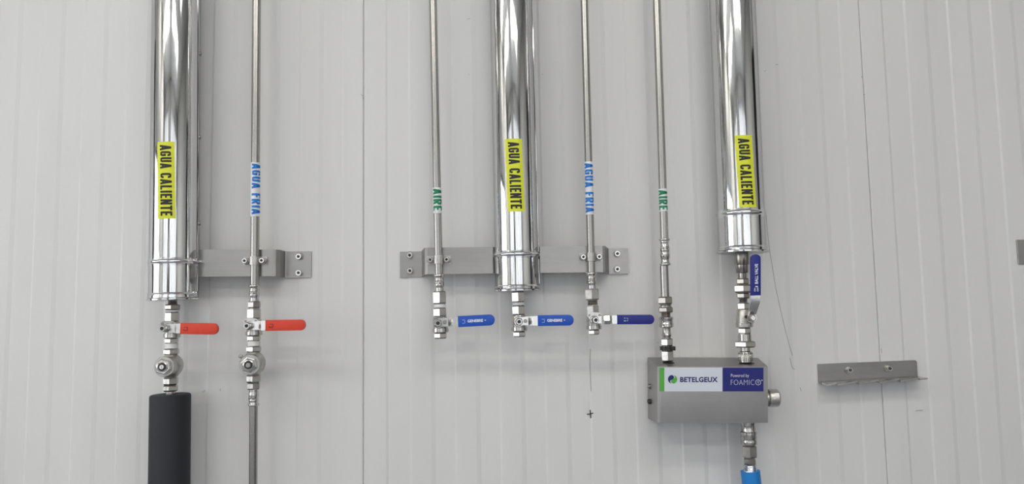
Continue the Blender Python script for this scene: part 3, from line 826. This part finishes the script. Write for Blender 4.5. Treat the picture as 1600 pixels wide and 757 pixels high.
path = [(x0, y_w), (xa - .003, y_w), (xa, y_w - .001), (xa + .0015, y_w - .004), (xb - .0005, yB + .004), (xb + .001, yB + .001), (xb + .004, yB), (K2.p(405).x - .0445, yB), (K2.p(405).x - .0425, yB + .002), (K2.p(405).x - .040, -.012), (K2.p(405).x - .036, -.0085), (K2.p(405).x + .036, -.0085), (K2.p(405).x + .040, -.012), (K2.p(405).x + .0425, yB + .002), (K2.p(405).x + .0445, yB), (xc - .004, yB), (xc - .001, yB + .001), (xc + .0005, yB + .004), (xd - .0005, y_w - .004), (xd + .001, y_w - .001), (xd + .004, y_w), (xe, y_w)]
strip(path, zt, zb, th, 'bracket_plate', t)
for q in ((641, 399.8), (641.3, 423.8), (963.8, 397.2), (963.8, 421.3)): socket_bolt(P(*q, dT), .0060, t, .009)
clamp(A2, 407.5, (672.7, 698.3), (407.3, 405.5), 'pipe clamp on the long bracket, left of the middle clad pipe', BF, 12.6)
clamp(A3, 402.5, (911, 935.6), (402.4, 401.8), 'pipe clamp on the long bracket, right of the middle clad pipe', BF, 12.2)
# plate entering at the right edge
t = thing('wall_plate', P(1588, 413, 0), 'plain steel plate cut off by the right edge of the photo', 'bracket')
a, b = P(1588, 375, dT), P(1588, 413.5, dT)
bm = box(BM(), ((a.x * 2 + .12) / 2, y_w - .00125, (a.z + b.z) / 2), (.12, .0025, a.z - b.z)); bevel(bm, .0006, 1)
obj('plate', bm, 'brush', t)
socket_bolt(P(1622, 384, dT), .005, t); socket_bolt(P(1622, 405, dT), .005, t)

# ------------------------------------------------------------------ air line down to the foam unit
def lerpw(a, b, k): return a + (b - a) * k
t = thing('press_coupling', A4.p(415.5), 'double-ended press coupling on the air pipe above the foam unit box', 'pipe fitting')
sleeve(A4, t, 373, 415.5, 14, [(375, 3.6, 2.4), (413.5, 3.6, 2.4), (382, -1.2, 2.5), (390, 1.2, 4), (400, 1.2, 4), (407, -1.2, 2.5)]); flats(A4, t, 388, 3, 15); flats(A4, t, 400, 3, 15)
Q = Col(1037.5, 416, 1043.2, 566, PD)
t = thing('air_pipe', Q.p(464), 'short bare steel pipe between press coupling and air line nuts', 'pipe', 'bare steel pipes')
obj('pipe_run', cyl(Q.p(464.5), Q.p(415.7), Q.r(440, 13.2), 40), 'pipe', t)
t = thing('air_check_valve', Q.p(512), 'stack of hex nuts and round check valve on the air line', 'valve')
Q.hex(t, 464, 476, 24.5, 'darknickel', 'hex_nut', .45); Q.thread(t, 476, 480, 19)
Q.hex(t, 480, 489, 24, 'darknickel', 'hex_nut', .1); Q.thread(t, 489, 496, 15, 'darknickel')
Q.rnd(t, 'valve_body', [(495.5, 20), (496.5, 22.6), (500, 22.8), (501, 21.5), (505, 21.5), (506, 22.8), (511, 22.4), (512.5, 19)], 'nickel', 40)
t = thing('quick_coupler', Q.p(566), 'slim nipple and bright hex coupler entering the left of the box top', 'pipe fitting')
Q.rnd(t, 'plug_nipple', [(512.6, 14), (517, 13), (521, 13.5), (524, 15.5), (527, 13), (529, 13)], 'nickel', 36)
Q.hex(t, 529, 541.3, 20, 'nickel', 'hex_nut', .25); Q.hex(t, 547.7, 565, 20.5, 'nickel', 'hex_socket_body', .25)
Q.rnd(t, 'neck', [(541.2, 17.4), (547.8, 17.4)], 'nickel', 24)
t = thing('cable_tie', Q.p(548), 'black nylon tie round the air coupler above the box', 'cable tie')
a, b = Q.p(541.5), Q.p(547.5)
obj('strap', fix(lathe(BM(), b, a - b, [(0, .0102), (0, .0134), ((a - b).length, .0134), ((a - b).length, .0102)], 32)), 'tie', t)
obj('tie_head', bevel(box(BM(), Q.p(544.5) + Vector((.0085, -.0122, 0)), (.0085, .005, .0078)), .0008), 'tie', t)

# ------------------------------------------------------------------ water line down to the foam unit
W = Col(1158.6, 395, 1165.0, 566, .056)
t = thing('pipe_adapter', W.p(427), 'dark round socket under the right-hand clad pipe', 'pipe fitting', 'adapters under the clad pipes')
W.rnd(t, 'socket', [(396.3, 22), (399, 23), (413, 23), (414, 22), (414.5, 19.5), (426, 19.5), (427, 18)], 'darknickel', 40)
t = thing('pipe_union', W.p(473), 'three-piece hex union behind the upright blue lever', 'pipe fitting')
W.rnd(t, 'neck', [(427.2, 13), (436, 13)], 'darknickel', 24); W.hex(t, 435.5, 445, 20.5, 'darknickel', 'hex_end', .2)
W.hex(t, 445, 458, 29, 'nickel', 'union_nut', .45); W.hex(t, 458, 467, 21, 'darknickel', 'hex_end', .2); W.thread(t, 467, 473, 13, 'darknickel')
# valve with upright lever
t = thing('ball_valve', W.p(512), 'ball valve with navy lever standing upright, above the box', 'valve', 'ball valves')
W.hex(t, 473.3, 484.5, 21, 'nickel', 'upper_hex', .2)
W.rnd(t, 'valve_body', [(484, 20), (486, 22.5), (498, 24), (505, 24.5), (505.4, 27), (511, 27), (512, 23)], 'cast', 40)
c = W.p(498); f = Vector((0, -1, 0)); r = W.r(498, 24)
c = c + Vector((.008, 0, 0))
obj('stem_boss', cyl(c + f * r * .6, c + f * (r + .009), .0082, 24, .0008), 'cast', t)
obj('stem', cyl(c + f * (r + .009), c + f * .036, .0045, 16), 'bolt', t)
N_ = P(1174.7, 497.5, W.d + .040)
obj('stem_nut', hexn(N_ + Vector((0, .002, 0)), N_ + Vector((0, -.005, 0)), .0150, .2), 'darknickel', t, 25)
obj('stem_end', cyl(N_ + f * .004, N_ + f * .009, .0042, 16, .0006), 'bolt', t)
obj('stop_pin', cyl(W.p(495.5) + f * .012, W.p(495.5) + f * .0165, .003, 12), 'hole', t)
# bent lever: lobe, slanted jog, upright strip
def lv(px, py, d): return P(px, py, d)
ld = W.d + .036
bm = BM(); rows = []
spec = [(1165.5, 1183.5, 503, ld), (1165.5, 1183, 493, ld), (1168.5, 1185, 486, ld + .002), (1173, 1187, 473, ld + .014), (1173.5, 1187, 468, ld + .016), (1173.8, 1187, 455, ld + .016)]
spec = [(1170, 1179, 503.5, ld), (1168, 1180.5, 500, ld), (1168, 1180.5, 492, ld), (1172, 1186.5, 474.5, ld + .015), (1172.6, 1187, 471, ld + .016), (1173, 1187, 455, ld + .016)]
for a, b, yy, dd in spec:
    A_, B_ = lv(a, yy, dd), lv(b, yy, dd)
    rows.append([bm.verts.new(A_), bm.verts.new(B_), bm.verts.new(B_ + f * .0024), bm.verts.new(A_ + f * .0024)])
for i in range(len(rows) - 1):
    for k in range(4): bm.faces.new((rows[i][k], rows[i][(k + 1) % 4], rows[i + 1][(k + 1) % 4], rows[i + 1][k]))
bm.faces.new(rows[0]); bm.faces.new(list(reversed(rows[-1])))
obj('lever', fix(bm), 'lever', t, 30)
gd = ld + .0145
A0, A1_ = P(1171.6, 462.5, gd), P(1187, 462, gd); T0, T1 = P(1171.2, 398, gd), P(1186.6, 398, gd)
hw = (A1_ - A0).length / 2; out = [A0, A1_]
mid0 = (T0 + T1) / 2 - Vector((0, 0, hw * .8))
for k in range(11):
    a = pi * k / 10; out.append(mid0 + Vector((math.cos(a) * hw, 0, math.sin(a) * hw * .8)))
bm = prism(out, f * .0075)
bevel(bm, .0013, 2, [e for e in bm.edges if abs((e.verts[0].co - e.verts[1].co).y) < 1e-5])
g = obj('grip', bm, 'navy', t, 30)
fp = f * .0076
def vt(txt, x, y0, y1, hpx, off, space=1.0):
    o_ = P(x, y0, gd) + fp; o_.y = A0.y - .0076
    ux = P(x, y1, gd) - P(x, y0, gd); s = mpp(o_)
    place_text(font_text(txt, off, space), o_, ux, Vector((-hpx * s, 0, 0)), f * .0002, 'lettering', 'white', g)
vt('BALL VALVE', 1182.3, 444, 413, 5.0, .015)
vt('1', 1182, 449, 447.6, 4.0, .0)
vt('ON', 1178.6, 456, 450.5, 2.6, .01)
vt('OFF', 1183.2, 456, 449.5, 2.6, .01)
t = thing('hex_adapter', W.p(566), 'wide flat hex with ribbed neck entering the right of the box top', 'pipe fitting')
W.hex(t, 512.4, 522, 21.5, 'nickel', 'hex_nut', .3); W.rnd(t, 'collar', [(522, 18), (523, 20.5), (533, 20.5), (533.4, 18)], 'nickel', 36)
W.hex(t, 533.2, 543.3, 35, 'nickel', 'wide_hex', .35)
W.rnd(t, 'neck', [(543.3, 15.5), (549, 15.5), (550, 19.5), (551.5, 21), (566, 21)], 'nickel', 36)
p0 = W.p(566.4)
bm = BM(); r0 = W.r(555, 21)
for k in range(22):
    a = 2 * pi * k / 22
    q = W.p(558) + Vector((math.cos(a) * r0, math.sin(a) * r0, 0))
    box(bm, q, (.0013, .0013, (W.p(552) - W.p(565)).length))
o = obj('grip_ribs', bm, 'nickel', t); 

# ------------------------------------------------------------------ foam unit box
b_d, f_d = .004, .088
bk = [P(1012, 559, b_d), P(1184, 559.5, b_d), P(1184, 654, b_d), P(1012.5, 654, b_d)]
fr = [P(1026.5, 573.5, f_d), P(1199.8, 573.5, f_d), P(1200, 661.5, f_d), P(1027, 661.5, f_d)]
tb = thing('foam_unit_box', (bk[3] + bk[2]) / 2, 'brushed steel box with a green, white and navy nameplate', 'box')
bm = BM()
B_ = [bm.verts.new(p) for p in bk]; F_ = [bm.verts.new(p) for p in fr]
bm.faces.new(F_)
bm.faces.new(list(reversed(B_)))
for i in range(4): bm.faces.new((B_[i], B_[(i + 1) % 4], F_[(i + 1) % 4], F_[i]))
fix(bm)
vert = [e for e in bm.edges if (e.verts[0] in F_ and e.verts[1] in F_)]
lefte = [e for e in vert if e.verts[0] in (F_[0], F_[3]) and e.verts[1] in (F_[0], F_[3])]
bevel(bm, .0065, 5, lefte)
bevel(bm, .0022, 3, [e for e in bm.edges if abs((e.verts[0].co - e.verts[1].co).y) < 1e-6 and (e.verts[0].co - e.verts[1].co).length > .15 and e.verts[0].co.y < -.05] + [e for e in vert if e.is_valid and e.verts[0] in (F_[1], F_[2]) and e.verts[1] in (F_[1], F_[2])])
obj('enclosure', bm, 'boxst', tb, 40)
# nameplate: three printed fields on one thin plate
def onface(px, py, off=0.0):
    return P(px, py, f_d + off)
def plate(x0, y0, x1, y1, m, name, parent, label=None, off=.0003):
    a, b, c_, d_ = onface(x0, y0, off), onface(x1, y0, off), onface(x1, y1, off), onface(x0, y1, off)
    return obj(name, prism([a, b, c_, d_], Vector((0, off * .9, 0))), m, parent, label=label)
np_ = plate(1030.6, 575.0, 1193, 612.2, 'slabel', 'nameplate', tb, 'white nameplate with green stripe and navy field')
plate(1030.6, 575.0, 1038, 612.2, 'sgreen', 'green_stripe', np_, off=.0006)
plate(1129, 575.0, 1193, 612.2, 'snavy', 'navy_field', np_, off=.0006)
def btxt(txt, x0, y0, x1, y1, off, m, space=1.0, z=.0008):
    o_ = onface(x0, y1, z); ux = onface(x1, y1, z) - o_; uy = onface(x0, y0, z) - o_
    place_text(font_text(txt, off, space), o_, ux, uy, Vector((0, -.0001, 0)), 'lettering', m, np_)
btxt('BETELGEUX', 1062.7, 589.6, 1121.5, 597.8, .034, 'navyp', 1.05, .0005)
btxt('Powered by', 1142, 584.8, 1170.3, 591.3, -0.012, 'white')
btxt('FOAMIC', 1142, 594, 1178.5, 602, -0.027, 'white', 1.05)
# final O as a ring with a small mark, as on the plate
def ringmark(cx, cy, r0, r1, m, name, a0=0, a1=2 * pi, z=.0008):
    s = mpp(onface(cx, cy)); c_ = onface(cx, cy, z); bm = BM(); n = 28; ins = []; outs = []
    for k in range(n + 1):
        a = a0 + (a1 - a0) * k / n; d_ = Vector((math.cos(a), 0, math.sin(a)))
        ins.append(bm.verts.new(c_ + d_ * r0 * s)); outs.append(bm.verts.new(c_ + d_ * r1 * s))
    for k in range(n): bm.faces.new((ins[k], outs[k], outs[k + 1], ins[k + 1]))
    fix(bm); return obj(name, bm, m, np_)
ringmark(1184.6, 598, 3.7, 4.3, 'white', 'lettering'); ringmark(1185.2, 597.6, 1.3, 1.8, 'white', 'lettering', .4, 5.6)
ringmark(1190.6, 594.8, .5, 1.0, 'white', 'lettering')
# two-colour swirl emblem
def swirl(cx, cy, R_, m, flip):
    s = mpp(onface(cx, cy)); c_ = onface(cx, cy, .0005); pts = []
    for k in range(17):
        a = math.radians(100 + 150 * k / 16); pts.append((math.cos(a), math.sin(a)))          # outer rim
    for k in range(9):
        a = math.radians(250 - 80 * k / 8); pts.append((-.05 + .62 * math.cos(a) * .6, -.45 + .5 * math.sin(a) + .0))
    for k in range(9):
        a = math.radians(200 - 150 * k / 8); pts.append((.15 + .48 * math.cos(a), .28 + .48 * math.sin(a)))
    g_ = -1 if flip else 1
    return obj('emblem', prism([c_ + Vector((x * g_ * R_ * s, 0, z_ * g_ * R_ * s)) for x, z_ in pts], Vector((0, -.0002, 0))), m, np_)
def crescent(cx, cy, R_, m, flip):
    """comma shape: outer circle half, inner lobes (yin-yang like) with a gap"""
    s = mpp(onface(cx, cy)); c_ = onface(cx, cy, .0005); g_ = -1 if flip else 1; pts = []
    for k in range(15): a = math.radians(75 + 170 * k / 14); pts.append((math.cos(a), math.sin(a)))
    for k in range(1, 9): a = math.radians(250 - 140 * k / 8); pts.append((-.18 + .42 * math.cos(a), -.48 + .40 * math.sin(a)))
    for k in range(1, 9): a = math.radians(250 + 150 * k / 8); pts.append((.12 + .44 * math.cos(a), .44 + .46 * math.sin(a)))
    rot = math.radians(14)
    vs = [c_ + Vector(((x * math.cos(rot) - z_ * math.sin(rot)) * g_ * R_ * s, 0, (x * math.sin(rot) + z_ * math.cos(rot)) * g_ * R_ * s)) for x, z_ in pts]
    bm = prism(vs, Vector((0, -.0002, 0))); bmesh.ops.triangulate(bm, faces=[f_ for f_ in bm.faces if len(f_.verts) > 4])
    return obj('emblem', bm, m, np_)
crescent(1050.2, 593.2, 6.6, 'navyp', False); crescent(1051.4, 593.2, 6.6, 'sgreen', True)
# side knob, side screws, holes in the top, rivets
kc = P(1204, 622.5, .050); kx = Vector((1, 0, 0))
k0 = Vector((P(1195, 622.5, .050).x, kc.y, kc.z)); k1 = Vector((P(1215.5, 622.5, .050).x, kc.y, kc.z))
s = mpp(kc)
obj('side_knob', fix(lathe(BM(), k0, kx, [(0, 9.5 * s), (.006, 9.5 * s), (.0062, 13 * s), (.008, 13.8 * s), ((k1 - k0).length - .002, 13.8 * s), ((k1 - k0).length, 12.6 * s)], 32, ref=(0, 0, 1))), 'cast', tb, label='round knurled metal knob')
for yy in (604.5, 628):
    q = P(1015, yy, .03)
    obj('side_screw', fix(lathe(BM(), q + Vector((.004, 0, 0)), Vector((-1, 0, 0)), [(0, .005), (.006, .005), (.008, .003)], 14, ref=(0, 0, 1))), 'darknickel' if yy < 610 else 'hole', tb)
# holes punched in the lid, seen as dark discs just proud of it
nlid = ((fr[0] - bk[0]).cross(bk[1] - bk[0])).normalized()
if nlid.z < 0: nlid = -nlid
def lid(px, py):
    v = (P(px, py, 0) - CAM); k = (bk[0] - CAM).dot(nlid) / v.dot(nlid); return CAM + v * k
for (x, y, r_, m_) in ((1171.5, 568.3, .0085, 'hole'), (1045, 567.5, .0105, 'hole'), (1098, 561, .0028, 'bolt'), (1125.5, 561, .0025, 'bolt')):
    q = lid(x, y); obj('lid_hole' if m_ == 'hole' else 'rivet', cyl(q - nlid * .001, q + nlid * .0006, r_, 24), m_, tb)

# outlet coupling and blue hose
V = Col(1168.5, 655, 1172.2, 736, .058)
t = thing('hose_coupling', V.p(736), 'steel quick coupling under the box, above the blue hose', 'pipe fitting')
V.rnd(t, 'spout', [(655, 22), (662, 23), (664, 22), (674, 22), (675, 23)], 'nickel', 40)
V.rnd(t, 'sliding_collar', [(674.5, 23), (675.5, 25.4), (679, 25.6), (679.5, 24.2), (681, 24.2), (681.5, 25.6), (686, 25.6), (686.6, 24.6), (688, 24.6), (688.6, 25.4), (694, 25.2), (695.5, 23)], 'nickel', 40)
V.hex(t, 696, 715, 24.8, 'nickel', 'hex_body', .35); V.hex(t, 716, 726, 20.5, 'nickel', 'hex_nut', .6)
V.thread(t, 726, 737, 21.5, 'lever', 'threaded_neck', 2.6); 
top = V.p(736.3); R = V.r(740, 30)
pts = [top + Vector((.003 * k, -.001 * k, -.05 * k)) for k in range(0, 24)]
for i, p in enumerate(pts): p.x += .04 * math.sin(i / 23 * 1.5) ** 2; p.z = top.z - (top.z - FZ - .02) * i / 23
t = thing('blue_hose', pts[-1], 'bright blue rubber hose hanging below the box', 'hose')
obj('hose_wall', tube(pts, R, 32), 'hose', t, 50)

# ------------------------------------------------------------------ toothed hook plate at the right
t = thing('hook_rail', P(1355, 597, 0), 'small steel hook rail with a toothed lower lip, alone at the right', 'hook rail')
a, b, c_, d_ = P(1278, 569.5, .004), P(1432.5, 563.3, .004), P(1434, 588.5, .004), P(1279, 597, .004)
for q in (a, b, c_, d_): q.y = y_w - .0022
bm = prism([a, b - Vector((.003, 0, 0)), b - Vector((0, 0, .003)), c_, d_], Vector((0, .0022, 0)))
obj('back_plate', bm, 'brush', t, 30)
for q in ((1325.5, 578.5), (1387, 576)): 
    p = P(*q, .004); p.y = y_w - .0022
    socket_bolt(p, .0058, t, .008)
# lip: a thin shelf of six teeth, each bent a little differently
u = (c_ - d_); Ls = u.length; u.normalize(); dep = .024
lip_n = Vector((0, -1, 0)); upv = Vector((0, 0, 1))
cuts = [0, .11, .315, .52, .725, .915, 1.0]
tilts = [(-.0018, .0006), (-.0022, .0014), (-.0024, .0018), (-.0024, .0016), (-.0022, .0012), (-.0006, .0002)]
bmk = BM()
prism([d_, c_, c_ + lip_n * .010, d_ + lip_n * .010], upv * -.0028, bmk)
obj('lip_base', bmk, 'brush', t)
for (k0_, k1_), (ta, tc) in zip(zip(cuts[:-1], cuts[1:]), tilts):
    p0, p1 = d_ + u * Ls * (k0_ + .006) + lip_n * .010, d_ + u * Ls * (k1_ - .006) + lip_n * .010
    if k1_ == 1.0: p1 = d_ + u * Ls * 1.0 + lip_n * .010
    q0, q1 = p0 + lip_n * dep + upv * ta, p1 + lip_n * dep + upv * tc
    bm = BM(); vs = [bm.verts.new(p) for p in (p0, p1, q1, q0)]; ws = [bm.verts.new(p - upv * .0028) for p in (p0, p1, q1, q0)]
    bm.faces.new(vs); bm.faces.new(list(reversed(ws)))
    for i in range(4): bm.faces.new((vs[i], ws[i], ws[(i + 1) % 4], vs[(i + 1) % 4]))
    obj('tooth', fix(bm), 'press', t)
